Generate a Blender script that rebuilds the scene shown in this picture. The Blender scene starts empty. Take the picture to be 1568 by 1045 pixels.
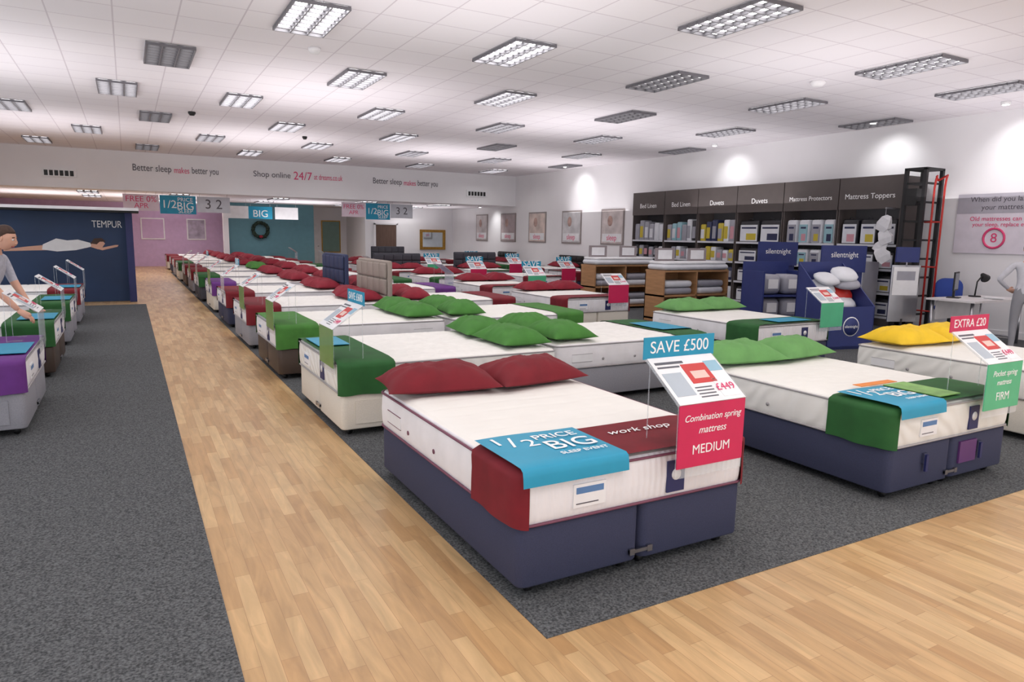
import bpy,bmesh,math,random
from mathutils import Vector,Matrix,noise
random.seed(7)
SC=bpy.context.scene
COL=bpy.context.collection
def lin(c):
    r=[]
    for v in c:
        v/=255.
        r.append(v/12.92 if v<=.04045 else ((v+.055)/1.055)**2.4)
    return r
MATS={}
def mat(name,rgb,rough=.6,metal=0.,nz=None,bump=None,emit=0.,alpha=1.,sheen=0.,trans=0.,spec=.5,nscale3=None):
    if name in MATS: return MATS[name]
    m=bpy.data.materials.new(name);m.use_nodes=True
    nt=m.node_tree;N=nt.nodes;Lk=nt.links
    p=N["Principled BSDF"]
    c=lin(rgb)+[1]
    p.inputs["Base Color"].default_value=c
    p.inputs["Roughness"].default_value=rough
    p.inputs["Metallic"].default_value=metal
    p.inputs["Specular IOR Level"].default_value=spec
    if sheen: p.inputs["Sheen Weight"].default_value=sheen
    if trans: p.inputs["Transmission Weight"].default_value=trans
    if alpha<1: p.inputs["Alpha"].default_value=alpha
    if emit:
        p.inputs["Emission Color"].default_value=c
        p.inputs["Emission Strength"].default_value=emit
    tc=N.new("ShaderNodeTexCoord");src=tc.outputs["Object"]
    if nscale3:
        mp=N.new("ShaderNodeMapping");mp.inputs["Scale"].default_value=nscale3
        Lk.new(src,mp.inputs[0]);src=mp.outputs[0]
    if nz is None: nz=(6,.05)
    t=N.new("ShaderNodeTexNoise");t.inputs["Scale"].default_value=nz[0];t.inputs["Detail"].default_value=4
    Lk.new(src,t.inputs["Vector"])
    mr=N.new("ShaderNodeMapRange");mr.inputs[1].default_value=.3;mr.inputs[2].default_value=.7
    mr.inputs[3].default_value=1-nz[1];mr.inputs[4].default_value=1+nz[1]
    Lk.new(t.outputs["Fac"],mr.inputs[0])
    vm=N.new("ShaderNodeVectorMath");vm.operation='SCALE'
    vm.inputs[0].default_value=c[:3];Lk.new(mr.outputs[0],vm.inputs["Scale"])
    Lk.new(vm.outputs[0],p.inputs["Base Color"])
    if bump:
        kind,sc,st,dist=bump
        if kind=='noise':
            b=N.new("ShaderNodeTexNoise");b.inputs["Scale"].default_value=sc;b.inputs["Detail"].default_value=3;o=b.outputs["Fac"]
        elif kind=='waveX' or kind=='waveY' or kind=='waveD':
            b=N.new("ShaderNodeTexWave");b.bands_direction='X' if kind=='waveX' else ('Y' if kind=='waveY' else 'DIAGONAL')
            b.inputs["Scale"].default_value=sc
            b.inputs["Distortion"].default_value=0.6 if kind!='waveD' else 5
            b.inputs["Detail"].default_value=0
            o=b.outputs["Fac"]
        elif kind=='vor':
            b=N.new("ShaderNodeTexVoronoi");b.feature='SMOOTH_F1';b.inputs["Scale"].default_value=sc;o=b.outputs["Distance"]
        Lk.new(tc.outputs["Object"],b.inputs["Vector"])
        bn=N.new("ShaderNodeBump");bn.inputs["Strength"].default_value=st;bn.inputs["Distance"].default_value=dist
        Lk.new(o,bn.inputs["Height"]);Lk.new(bn.outputs[0],p.inputs["Normal"])
    MATS[name]=m;return m

# ---------- builder ----------
class B:
    def __init__(s): s.v=[];s.f=[];s.mi=[];s.sm=[];s.mats=[];s.M=Matrix()
    def add(s,vs,fs,m,smooth=False):
        if m not in s.mats: s.mats.append(m)
        k=s.mats.index(m);o=len(s.v)
        s.v+= [tuple(s.M@Vector(p)) for p in vs]
        for f in fs: s.f.append([i+o for i in f]);s.mi.append(k);s.sm.append(smooth)
    def box(s,x0,x1,y0,y1,z0,z1,m):
        vs=[(x0,y0,z0),(x1,y0,z0),(x1,y1,z0),(x0,y1,z0),(x0,y0,z1),(x1,y0,z1),(x1,y1,z1),(x0,y1,z1)]
        s.add(vs,[(0,3,2,1),(4,5,6,7),(0,1,5,4),(1,2,6,5),(2,3,7,6),(3,0,4,7)],m)
    def rings(s,rs,m,capb=True,capt=True,smooth=True):
        n=len(rs[0]);vs=[p for r in rs for p in r];fs=[]
        for i in range(len(rs)-1):
            for j in range(n):
                k=(j+1)%n
                fs.append((i*n+j,i*n+k,(i+1)*n+k,(i+1)*n+j))
        if capb: fs.append(tuple(reversed(range(n))))
        if capt: fs.append(tuple((len(rs)-1)*n+j for j in range(n)))
        s.add(vs,fs,m,smooth)
    def rbox(s,x0,x1,y0,y1,z0,z1,m,rv=.05,rh=.02,n=5,crown=0,smooth=True):
        prof=[(rh,z0),(rh*.3,z0+rh*.3),(0,z0+rh),(0,z1-rh),(rh*.3,z1-rh*.3),(rh,z1)]
        rs=[rrect(x0+i,x1-i,y0+i,y1-i,max(rv-i,.004),z,n) for i,z in prof]
        s.rings(rs,m,smooth=smooth)
    def tube(s,pts,r,m,n=8,closed=False,radii=None):
        pts=[Vector(p) for p in pts];N=len(pts);rs=[]
        up=None
        for i,p in enumerate(pts):
            if closed: d=(pts[(i+1)%N]-pts[i-1])
            else: d=pts[min(i+1,N-1)]-pts[max(i-1,0)]
            d.normalize()
            if up is None: up=d.orthogonal().normalized()
            a=(up-d*up.dot(d))
            a=a.normalized() if a.length>1e-5 else d.orthogonal().normalized()
            up=a;b=d.cross(a);rr=radii[i] if radii else r
            rs.append([tuple(p+(a*math.cos(t)+b*math.sin(t))*rr) for t in [2*math.pi*k/n for k in range(n)]])
        if closed:
            rs.append(rs[0]);s.rings(rs,m,False,False)
        else: s.rings(rs,m)
    def cyl(s,p0,p1,r,m,n=14): s.tube([p0,p1],r,m,n)
    def ell(s,c,r,m,nu=14,nv=9,fn=None):
        rs=[]
        for i in range(1,nv):
            ph=-math.pi/2+math.pi*i/nv;ring=[]
            for j in range(nu):
                th=2*math.pi*j/nu
                d=Vector((math.cos(ph)*math.cos(th),math.cos(ph)*math.sin(th),math.sin(ph)))
                q=Vector((d.x*r[0],d.y*r[1],d.z*r[2]))
                if fn: q=fn(d,q)
                ring.append(tuple(q+Vector(c)))
            rs.append(ring)
        s.rings(rs,m)
    def sheet(s,grid,m,smooth=True):
        nu=len(grid);nv=len(grid[0]);fs=[]
        for i in range(nu-1):
            for j in range(nv-1): fs.append((i*nv+j,(i+1)*nv+j,(i+1)*nv+j+1,i*nv+j+1))
        s.add([p for r in grid for p in r],fs,m,smooth)
    def mesh(s,name):
        me=bpy.data.meshes.new(name);me.from_pydata(s.v,[],s.f)
        for m in s.mats: me.materials.append(m)
        me.polygons.foreach_set("material_index",s.mi);me.polygons.foreach_set("use_smooth",s.sm)
        me.update();return me
    def obj(s,name,M=None,parent=None): return put(name,s.mesh(name),M,parent)
def put(name,me,M=None,parent=None):
    o=bpy.data.objects.new(name,me);COL.objects.link(o)
    if parent: o.parent=parent
    if M is not None: o.matrix_local=M
    return o
def rrect(x0,x1,y0,y1,r,z,n=5):
    r=min(r,(x1-x0)/2-.001,(y1-y0)/2-.001);out=[]
    for cx,cy,a in ((x1-r,y0+r,-90),(x1-r,y1-r,0),(x0+r,y1-r,90),(x0+r,y0+r,180)):
        for k in range(n+1):
            t=math.radians(a+90*k/n);out.append((cx+r*math.cos(t),cy+r*math.sin(t),z))
    return out
def T(x,y,z,rz=0,rx=0,ry=0):
    return Matrix.Translation((x,y,z))@Matrix.Rotation(math.radians(rz),4,'Z')@Matrix.Rotation(math.radians(ry),4,'Y')@Matrix.Rotation(math.radians(rx),4,'X')
FRONT=Matrix.Rotation(math.pi/2,4,'X')           # text facing -Y
SIDE=Matrix(((0,0,-1,0),(-1,0,0,0),(0,1,0,0),(0,0,0,1)))  # text facing -X
def text(parent,body,x,y,z,m,width=None,size=.1,R=None,align='CENTER',height=None,M=None,shear=0):
    c=bpy.data.curves.new("lettering",'FONT');c.body=body;c.size=size;c.extrude=.0008
    c.align_x=align;c.align_y='CENTER';c.shear=shear
    c.materials.append(m)
    o=bpy.data.objects.new("lettering",c);COL.objects.link(o)
    s=1;sy=1
    if width:
        bpy.context.view_layer.update()
        s=width/max(o.dimensions.x,.001);sy=s
        if height: sy=height/max(o.dimensions.y,.001)
    o.parent=parent
    MM=M if M is not None else Matrix.Translation((x,y,z))@(R if R is not None else Matrix())
    o.matrix_local=MM@Matrix.Diagonal((s,sy,1,1))
    return o

# ---------- materials ----------
white=mat("white_paint",(240,238,240),.85,nz=(1.5,.015))
def wood_floor():
    m=bpy.data.materials.new("oak_laminate");m.use_nodes=True;nt=m.node_tree;N=nt.nodes;L=nt.links;p=N["Principled BSDF"]
    tc=N.new("ShaderNodeTexCoord");mp=N.new("ShaderNodeMapping");mp.inputs["Rotation"].default_value=(0,0,math.pi/2)
    L.new(tc.outputs["Object"],mp.inputs[0])
    br=N.new("ShaderNodeTexBrick");br.offset=.37;br.offset_frequency=2
    br.inputs["Color1"].default_value=lin((212,178,130))+[1];br.inputs["Color2"].default_value=lin((184,144,98))+[1]
    br.inputs["Mortar"].default_value=lin((164,126,86))+[1]
    br.inputs["Scale"].default_value=1;br.inputs["Mortar Size"].default_value=.0009;br.inputs["Brick Width"].default_value=.47;br.inputs["Row Height"].default_value=.07
    L.new(mp.outputs[0],br.inputs["Vector"])
    m2=N.new("ShaderNodeMapping");m2.inputs["Scale"].default_value=(9,1.2,1);L.new(tc.outputs["Object"],m2.inputs[0])
    nz=N.new("ShaderNodeTexNoise");nz.inputs["Scale"].default_value=2;nz.inputs["Detail"].default_value=6;nz.inputs["Distortion"].default_value=1.1;L.new(m2.outputs[0],nz.inputs["Vector"])
    mr=N.new("ShaderNodeMapRange");mr.inputs[1].default_value=.3;mr.inputs[2].default_value=.7;mr.inputs[3].default_value=.82;mr.inputs[4].default_value=1.12;L.new(nz.outputs["Fac"],mr.inputs[0])
    vm=N.new("ShaderNodeVectorMath");vm.operation='SCALE';L.new(br.outputs["Color"],vm.inputs[0]);L.new(mr.outputs[0],vm.inputs["Scale"])
    L.new(vm.outputs[0],p.inputs["Base Color"]);p.inputs["Roughness"].default_value=.34
    return m
def carpet():
    m=bpy.data.materials.new("grey_carpet");m.use_nodes=True;nt=m.node_tree;N=nt.nodes;L=nt.links;p=N["Principled BSDF"]
    tc=N.new("ShaderNodeTexCoord");nz=N.new("ShaderNodeTexNoise");nz.inputs["Scale"].default_value=95;nz.inputs["Detail"].default_value=4
    L.new(tc.outputs["Object"],nz.inputs["Vector"])
    cr=N.new("ShaderNodeValToRGB");cr.color_ramp.elements[0].position=.34;cr.color_ramp.elements[0].color=lin((58,60,62))+[1]
    cr.color_ramp.elements[1].position=.68;cr.color_ramp.elements[1].color=lin((112,114,116))+[1]
    L.new(nz.outputs["Fac"],cr.inputs[0]);L.new(cr.outputs[0],p.inputs["Base Color"]);p.inputs["Roughness"].default_value=.95;p.inputs["Specular IOR Level"].default_value=.2
    b=N.new("ShaderNodeBump");b.inputs["Strength"].default_value=.4;b.inputs["Distance"].default_value=.003;L.new(nz.outputs["Fac"],b.inputs["Height"]);L.new(b.outputs[0],p.inputs["Normal"])
    return m
def tiles():
    m=bpy.data.materials.new("ceiling_tiles");m.use_nodes=True;nt=m.node_tree;N=nt.nodes;L=nt.links;p=N["Principled BSDF"]
    tc=N.new("ShaderNodeTexCoord");br=N.new("ShaderNodeTexBrick");br.offset=0
    br.inputs["Color1"].default_value=lin((240,235,239))+[1];br.inputs["Color2"].default_value=lin((237,232,237))+[1];br.inputs["Mortar"].default_value=lin((212,204,211))+[1]
    br.inputs["Scale"].default_value=1;br.inputs["Mortar Size"].default_value=.009;br.inputs["Mortar Smooth"].default_value=.2;br.inputs["Brick Width"].default_value=.62;br.inputs["Row Height"].default_value=.62
    L.new(tc.outputs["Object"],br.inputs["Vector"]);L.new(br.outputs["Color"],p.inputs["Base Color"]);p.inputs["Roughness"].default_value=.9
    return m
WOOD=wood_floor();CARPET=carpet();TILE=tiles()
navy=mat("navy_fabric",(54,58,84),.85,nz=(180,.12),bump=('noise',300,.3,.002))
cream=mat("cream_fabric",(222,216,204),.85,nz=(100,.05))
brown=mat("brown_leather",(72,58,50),.5)
greyf=mat("grey_fabric",(150,150,158),.85,nz=(100,.08))
dkgrey=mat("charcoal_fabric",(70,70,78),.85,nz=(100,.08))
mw=mat("mattress_line_quilt",(240,238,233),.8,nz=(4,.02))
mq=mat("mattress_flower_quilt",(239,237,233),.8,nz=(14,.04))
mz=mat("mattress_wavy_quilt",(238,237,232),.8,nz=(8,.02))
mzs=mat("mattress_wavy_side",(236,235,230),.8,nz=(8,.02),bump=('waveD',4,.5,.014))
pleat=mat("mattress_pleated_side",(238,236,239),.8,bump=('waveX',9,.35,.01))
pip=mat("piping_tape",(168,164,166),.6)
red=mat("crimson_cloth",(134,22,42),.8,nz=(8,.12))
dred=mat("dark_red_cloth",(118,18,32),.8,nz=(8,.12))
green=mat("leaf_green_cloth",(66,124,48),.8,nz=(8,.12))
dgreen=mat("dark_green_cloth",(36,92,42),.8,nz=(8,.12))
lgreen=mat("light_green_cloth",(104,158,90),.8,nz=(8,.1))
yellow=mat("yellow_cloth",(238,196,36),.75,nz=(8,.08))
purple=mat("purple_cloth",(104,48,130),.75,nz=(8,.1))
black=mat("black_plastic",(22,22,24),.5)
steel=mat("brushed_steel",(180,180,185),.3,1.)
teal=mat("cyan_card",(26,150,186),.45)
cardw=mat("white_card",(238,238,240),.5)
pink=mat("magenta_card",(208,34,88),.4)
mint=mat("mint_card",(84,188,140),.4)
fgreen=mat("olive_acrylic",(120,160,84),.3,alpha=.8)
acr=mat("clear_acrylic",(225,232,238),.1,alpha=.25)
navyc=mat("navy_card",(38,44,96),.5)
txw=mat("white_ink",(250,250,250),.6,nz=(3,.0))
txd=mat("grey_ink",(88,84,92),.6)
txp=mat("pink_ink",(224,70,120),.6)
oak=mat("oak_veneer",(176,132,92),.5,nz=(3,.15),nscale3=(1,1,8))
skin=mat("skin",(222,172,148),.55)
hair=mat("brown_hair",(66,44,34),.6,nz=(60,.3))

# ---------- room ----------
HC=3.92
def room(name,boxes):
    b=B()
    for bx in boxes: b.box(*bx)
    return b.obj(name)
XL,XR,YF,YB=-5.,13.4,-4.,35.
room("floor",[(XL,XR+.2,YF,YB,-.1,0,WOOD)])
room("carpet_left",[(XL+.16,.28,YF+.02,17.1,0,.004,CARPET)])
room("carpet_right",[(1.4,XR-.03,2.18,29.8,0,.004,CARPET)])
b=B();b.box(XL,XR,YF,24,HC,HC+.1,TILE);b.obj("ceiling")
b=B();b.box(XL,XR,24.25,YB,2.8,2.9,TILE);b.obj("ceiling_rear")
bulk=room("wall_bulkhead",[(XL,XR,24,24.25,2.78,HC,white)])
room("wall_right",[(XR,XR+.15,YF,YB,0,HC,white)])
room("wall_left",[(XL-.15,XL,YF,YB,0,.4,white),(XL-.15,XL,YF,YB,3.4,HC,white),(XL-.15,XL,16,YB,.4,3.4,white)]+[(XL-.15,XL,y,y+.15,.4,3.4,white) for y in (-4,0,4,8,12)])  # openings added in this unseen wall so sky light reaches the ceiling
lilac=mat("lilac_paint",(206,176,210),.85)
tealp=mat("teal_paint",(92,132,142),.85)
room("wall_back",[(XL,XR+.2,YB,YB+.15,0,2.9,lilac)])
room("wall_teal",[(3.7,7.2,31,31.15,0,2.8,tealp)])
room("wall_rear_right",[(9.2,XR,30,30.15,0,2.8,white),(9.2,9.35,30.15,33,0,2.8,white)])
room("wall_corridor",[(7.2,9.35,33,33.15,0,2.8,white),(7.05,7.2,31.15,33,0,2.8,white)])
room("wall_front",[(XL,XR,YF-.15,YF,0,.3,white),(XL,XR,YF-.15,YF,3.3,HC,white)]+[(x,x+.12,YF-.15,YF,.3,3.3,white) for x in (-5,-1.4,2.2,5.8,9.4,13.28)])
room("baseboard_right",[(XR-.02,XR,2,30,0.004,.12,white)])
room("trim_bulkhead",[(XL,XR,23.98,24,2.78,2.84,white)])
for s,x0,x1,m,z,h in [("Better sleep",.26,1.3,txd,3.46,.26),("makes",1.38,1.8,txp,3.44,.18),("better you",1.88,2.64,txd,3.46,.26),
    ("Shop online",3.69,4.85,txd,3.47,.24),("24/7",4.95,5.55,txp,3.47,.26),("at dreams.co.uk",5.62,6.58,txp,3.47,.18),
    ("Better sleep",7.66,8.72,txd,3.46,.26),("makes",8.8,9.25,txp,3.44,.18),("better you",9.33,10.11,txd,3.46,.26)]:
    text(bulk,s,(x0+x1)/2,23.99,z,m,width=x1-x0,R=FRONT,height=h)
def vent(x,z):
    b=B();b.box(x-.42,x+.42,23.95,24,z-.12,z+.12,cardw)
    for k in range(6): b.box(x-.36+k*.125,x-.36+k*.125+.09,23.94,23.96,z-.09,z+.06,black)
    b.obj("air_vent")
vent(-1.6,3.2);vent(11.7,3.2)

# ceiling lights
EM=[mat("tube_glow_%d"%i,(255,253,250),.5,emit=e,nz=(1,0)) for i,e in enumerate((1.8,7,12.5))]
lou=mat("louvre_aluminium",(112,110,116),.5)
dim=mat("reflector_tray",(150,148,154),.5)
def lightmesh(level):
    b=B();w,l=.57,1.17
    b.box(-w/2,w/2,-l/2,l/2,-.006,0,dim)
    for x in (-.19,0,.19):
        x0,x1,y0,y1=x-.065,x+.065,-l/2+.03,l/2-.03
        b.add([(x0,y0,-.01),(x0,y1,-.01),(x1,y1,-.01),(x1,y0,-.01)],[(0,1,2,3)],EM[level])
    for x in (-w/2,-.103,.088,w/2-.015): b.box(x,x+.015,-l/2,l/2,-.045,-.0125,lou)
    n=8
    for k in range(n+1):
        y=-l/2+k*(l-.015)/n;b.box(-w/2,w/2,y,y+.015,-.045,-.0125,lou)
    return b.mesh("ceiling_light_mesh")
LM=[lightmesh(i) for i in range(3)]
LI=[(5.69,5.52,1),(9.1,5.77,1),(11.38,6.0,1),(3.1,5.4,2),(.6,5.4,1),(1.86,7.94,2),(4.38,7.98,2),(7.06,8.17,0),(9.98,8.43,1),(12.8,8.7,0),(-.8,7.9,1),
(.62,10.56,0),(3.13,10.57,2),(5.68,10.61,2),(8.41,10.86,0),(11.35,11.16,1),(-1.9,10.6,1),(0.,13.38,1),(1.89,13.39,2),(4.41,13.29,2),(7.09,13.44,1),(9.8,13.65,1),(12.8,14.06,0),(-2.6,13.4,1),
(-1.78,16.34,1),(.64,16.28,0),(3.2,16.1,2),(5.8,16.17,2),(8.54,16.36,0),(11.35,16.56,1),(-.66,19.19,1),(1.95,19.12,1),(4.55,19.02,2),(7.25,19.12,1),(9.95,19.2,1),(12.6,19.3,0),
(.63,22.29,0),(3.29,21.96,2),(5.91,22.07,2),(8.7,22.2,1),(11.56,22.38,2),(-1.9,22.2,1),
(1.9,2.6,2),(4.4,2.6,2),(7,2.6,2),(10,2.6,2),(-.8,2.6,2),(.6,0,2),(3.2,0,2),(5.8,0,2),(8.4,0,2),(11,0,2),(-2,0,2),(1.9,-2.5,2),(5,-2.5,2),(8,-2.5,2)]
for x,y,l in LI: put("ceiling_light",LM[l],T(x,y,HC))
for x in (-1,1.6,4.8,8,11):
    for y in (26,29): put("ceiling_light",LM[2],T(x,y,2.8))
for x in (1,3): put("ceiling_light",LM[2],T(x,32.5,2.8))
def added_ceiling_fill(x,y,z,s,e):  # unseen upward fill lamp without a fixture, added to brighten the ceiling
    ld=bpy.data.lights.new("added_ceiling_fill",'AREA');ld.shape='SQUARE';ld.size=s;ld.energy=e;ld.color=(1,.96,.975)
    lo=bpy.data.objects.new("added_ceiling_fill",ld);COL.objects.link(lo);lo.matrix_world=T(x,y,z,0,180)
for x in (-1.8,3.0,8.0,12.0):
    for y in (0,6,12,18.5): added_ceiling_fill(x,y,2.45,3.2,(41 if x>-1 else 33)*(1 if x<12 else .8)*(1.15 if y>10 else .92))
added_ceiling_fill(-2.5,28,2.0,3,40)
for x in (1,6,11): added_ceiling_fill(x,28,2.0,3,44 if x<11 else 26)
added_ceiling_fill(1.8,32.5,2.0,2,40)
def detector(x,y,m,r):
    b=B();b.tube([(x,y,HC),(x,y,HC-.03),(x,y,HC-.07)],r,m,radii=[r,r,r*.6]);b.obj("smoke_detector")
detector(1.25,15.3,black,.07);detector(2.2,9.2,white,.08);detector(8.9,7.0,white,.11);detector(3.9,17.5,black,.06)
for y in (6.3,8.6,12.7,19.3,25.5):
    b=B();b.tube([(0,0,0),(0,0,-.05)],.07,cardw,n=16);b.tube([(0,0,-.051),(0,0,-.056)],.05,EM[1],n=16)
    zc=HC if y<24 else 2.8
    o=b.obj("downlight",T(12.6,y,zc))
    ld=bpy.data.lights.new("lamp",'SPOT');ld.energy=34;ld.spot_size=math.radians(95);ld.spot_blend=1;ld.shadow_soft_size=.04
    lo=bpy.data.objects.new("lamp",ld);COL.objects.link(lo);lo.parent=o;lo.location=(0,0,-.1);lo.rotation_euler=(0,math.radians(-42),0)

# ---------- beds ----------
def pillow_mesh(m,seed,a=.36,bb=.25,h=.19):
    b=B();n=32
    for side in (1,-1):
        grid=[]
        for i in range(n+1):
            u=-1+2*i/n;row=[]
            for j in range(n+1):
                v=-1+2*j/n
                uu=math.sin(u*math.pi/2);vv=math.sin(v*math.pi/2)
                x=a*uu*(1-.07*(1-vv*vv));y=bb*vv*(1-.09*(1-uu*uu))
                z=max(0.,(1-abs(uu)**2.6)*(1-abs(vv)**2.6))**.62
                w=noise.noise(Vector((x*5+seed*7,y*5,seed)))*.026+noise.noise(Vector((x*12,y*12+seed*3,seed)))*.012
                ed=max(abs(uu),abs(vv));w+=.006*math.sin(math.atan2(y,x)*13+seed*2+ed*3)*ed*2
                w-=.012*max(0,1-abs(noise.noise(Vector((x*4+y*5,seed*5,y*2)))*9))*(1-ed*.5)
                if side>0: z=z*(h*.76)+w*z
                else: z=-z*h*.24
                row.append((x,y,z+h*.24))
            grid.append(row if side>0 else row[::-1])
        b.sheet(grid,m)
    return b.mesh("pillow_mesh")
PM={}
def pillow(M,m,seed=0):
    k=(m.name,seed%3)
    if k not in PM: PM[k]=pillow_mesh(m,seed%3+1)
    return put("pillow",PM[k],M)
BM={}
def quilt(kind,x,y):
    if kind=='line':
        a=abs(math.sin(math.pi*(y+.012*math.sin(x*9))/.17));return -.010*(1-min(1,a/.35))**2
    if kind=='flower':
        d=1e9
        for (cx,cy) in ((0,0),(.13,.13)):
            px=(x-cx+.13)%.26-.13;py=(y-cy+.13)%.26-.13;r_=math.hypot(px,py);th=math.atan2(py,px)
            rr=.085*(1+.28*math.cos(4*th));d=min(d,abs(r_-rr),r_+.008)
        return -.010*max(0,1-d/.018)
    a=abs(math.sin(math.pi*(y+.03*math.sin(x*14))/.1));return -.008*(1-min(1,a/.45))**2
def bed_mesh(W,L,base,runner,matt,side,drawers,zt,head,piping,bt=.34,rb=.45):
    b=B()
    for k in (0,1):
        x0=.01+k*(W/2-.006);x1=x0+W/2-.014
        b.rbox(x0,x1,.01,L-.01,.055,bt,base,rv=.045 ,rh=.012,n=4)
    for x in (.1,W/2-.06,W/2+.06,W-.1):
        for y in (.09,L-.1):
            b.cyl((x,y,.025),(x,y,.06),.012,steel,8);b.cyl((x-.014,y,.026),(x+.014,y,.026),.026,black,12)
    b.box(W/2-.07,W/2+.07,-.004,.008,.1,.118,steel);b.box(W/2-.07,W/2-.04,-.006,.008,.093,.125,steel);b.box(W/2+.04,W/2+.07,-.006,.008,.093,.125,steel)
    if drawers=='foot':
        for x in (W*.27,W*.73):
            b.box(x-.02,x+.02,-.006,.01,.21,.28,base);b.box(x-.012,x+.012,-.02,-.006,.16,.27,navyc)
        b.box(W*.5+.08,W*.5+.28,-.004,.009,.15,.3,mat("plum_card",(92,50,110),.5))
    if drawers=='side':
        for xs,s in ((.008,-1),(W-.008,1)):
            for y0,y1 in ((.12,.88),(1.0,1.75)):
                xa,xb=sorted((xs,xs+s*.006))
                b.box(xa,xb,y0,y1,.1,.29,base);b.tube([(xs+s*.01,(y0+y1)/2-.05,.25),(xs+s*.025,(y0+y1)/2,.245),(xs+s*.01,(y0+y1)/2+.05,.25)],.008,brown,6)
    r=.07
    prof=[(.02,bt),(.004,bt+.015),(-.002,bt+.05),(-.006,(bt+zt)/2),(-.002,zt-.05),(.003,zt-.018),(.02,zt-.002)]
    rs=[rrect(i,W-i,i,L-i,r-i,z,5) for i,z in prof]
    b.rings(rs,side,True,False)
    prof=[(.02,zt-.002),(.045,zt+.003),(.07,zt+.003)]
    b.rings([rrect(i,W-i,i,L-i,max(.02,r-i),z,5) for i,z in prof],matt,False,True)
    kind='line' if matt is mw else ('flower' if matt is mq else 'wavy')
    nx,ny=int((W-.1)/.022),int((L-.1)/.022);g=[]
    for i in range(nx+1):
        x=.05+(W-.1)*i/nx;row=[]
        for j in range(ny+1):
            y=.05+(L-.1)*j/ny
            e=max(0.,min(1,min(x-.05,W-.05-x,y-.05,L-.05-y)/.07))
            row.append((x,y,zt+.003+e**.6*(.012+quilt(kind,x,y)+.003*noise.noise(Vector((x*2,y*2,0))))))
        g.append(row)
    b.sheet(g,matt)
    for z in (bt+.014,zt-.014):
        b.tube(rrect(-.002,W+.002,-.002,L+.002,r,z,5),.007,piping,6,closed=True)
    for xs in (-.0075,W+.0045):
        b.box(xs,xs+.003,L-.42,L-.18,bt+.07,bt+.15,cardw)
        for z0 in (bt+.07,bt+.147): b.box(xs-.001,xs+.004,L-.42,L-.18,z0,z0+.004,piping)
        for yy in (L-.55,L-.95): b.tube([(xs-.001,yy,bt+.09),(xs+.004,yy,bt+.09)],.014,piping,10)
    b.box(W*.2,W*.33,-.012,-.004,bt+.06,bt+.17,cardw);b.box(W*.21,W*.32,-.0135,-.0118,bt+.125,bt+.155,mat("label_blue",(90,130,180),.5));b.box(W*.21,W*.3,-.0135,-.0118,bt+.075,bt+.08,txd)
    b.box(W*.6,W*.68,-.013,-.004,bt+.04,bt+.2,navyc);b.tube([(W*.64,-.015,bt+.13),(W*.64,-.0128,bt+.13)],.03,cardw,14)
    if runner:
        e=.012;zb=bt;pts=[]
        for z in (zb,zb+.08,zb+.16,zt-.03): pts.append((-e,z))
        pts+=[(-e*.6,zt-.004),(.03,zt+.014)]
        for k in range(1,10): pts.append((W*k/10,zt+.024))
        pts+=[(W-.03,zt+.014),(W+e*.6,zt-.004)]
        for z in (zt-.03,zb+.16,zb+.08,zb): pts.append((W+e,z))
        ny=16;grid=[]
        for px,pz in pts:
            row=[]
            for j in range(ny+1):
                t=(j/ny)**1.7;y=.001+t*rb
                wob=noise.noise(Vector((px*3,y*7,pz*4)))*.008
                low=max(0,(zt-pz)/.25)
                sgn=-1 if px<W/2 else 1
                inset=0
                if y<r and (px<.02 or px>W-.02): inset=r-math.sqrt(max(0,r*r-(r-y)**2))
                elif y<r and (px<.05 or px>W-.05): inset=(r-math.sqrt(max(0,r*r-(r-y)**2)))*.5
                yo=-.012*(1-y/r) if y<r else 0
                row.append((px+(sgn*(abs(wob)*1.3) if low>0 else 0)-sgn*inset,y+yo,pz+(abs(wob)*.6 if low<=0 else 0)+noise.noise(Vector((y*6,pz,px)))*.01*low))
            grid.append(row)
        b.sheet(grid,runner)
    if head:
        hm,hh=head
        b.rbox(-.04,W+.04,L+.01,L+.09,.06,hh,hm,rv=.03,rh=.03)
        nc=5
        for i in range(nc):
            for j in range(3):
                w=(W+.06)/nc;x0=-.03+i*w;z0=bt+.12+j*(hh-bt-.15)/3
                b.M=Matrix.Translation((x0,L+.012,z0))@FRONT
                b.rbox(.005,w-.005,.005,(hh-bt-.15)/3-.005,0,.035,hm,rv=.03,rh=.025,n=3)
                b.M=Matrix()
    return b.mesh("divan_bed_mesh")
def bmat(X,Y,face,W):
    if face=='-Y': return T(X,Y,.004)
    if face=='-X': return T(X,Y,.004,-90)
    if face=='+X': return T(X,Y,.004,90)
def bed(X,Y,face,base,runner,pil,matt=None,side=None,W=1.38,L=1.9,drawers=None,zt=.59,head=None,piping=None,npil=2,seed=0,poff=0,rb=.45):
    matt=matt or mw;side=side or pleat;piping=piping or pip
    k=(W,L,base.name,runner.name if runner else 0,matt.name,side.name,drawers,zt,head[0].name+str(head[1]) if head else 0,piping.name,rb)
    if k not in BM: BM[k]=bed_mesh(W,L,base,runner,matt,side,drawers,zt,head,piping,rb=rb)
    M=bmat(X,Y,face,W)
    o=put("divan_bed",BM[k],M)
    if pil:
        for i in range(npil):
            px=W*(.27+.46*i) if npil==2 else W*.5
            pillow(M@T(px,L-.27-poff,zt+.012,random.uniform(-6,6)+(4 if i else -4)),pil,seed+i)
    return o,M
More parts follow.
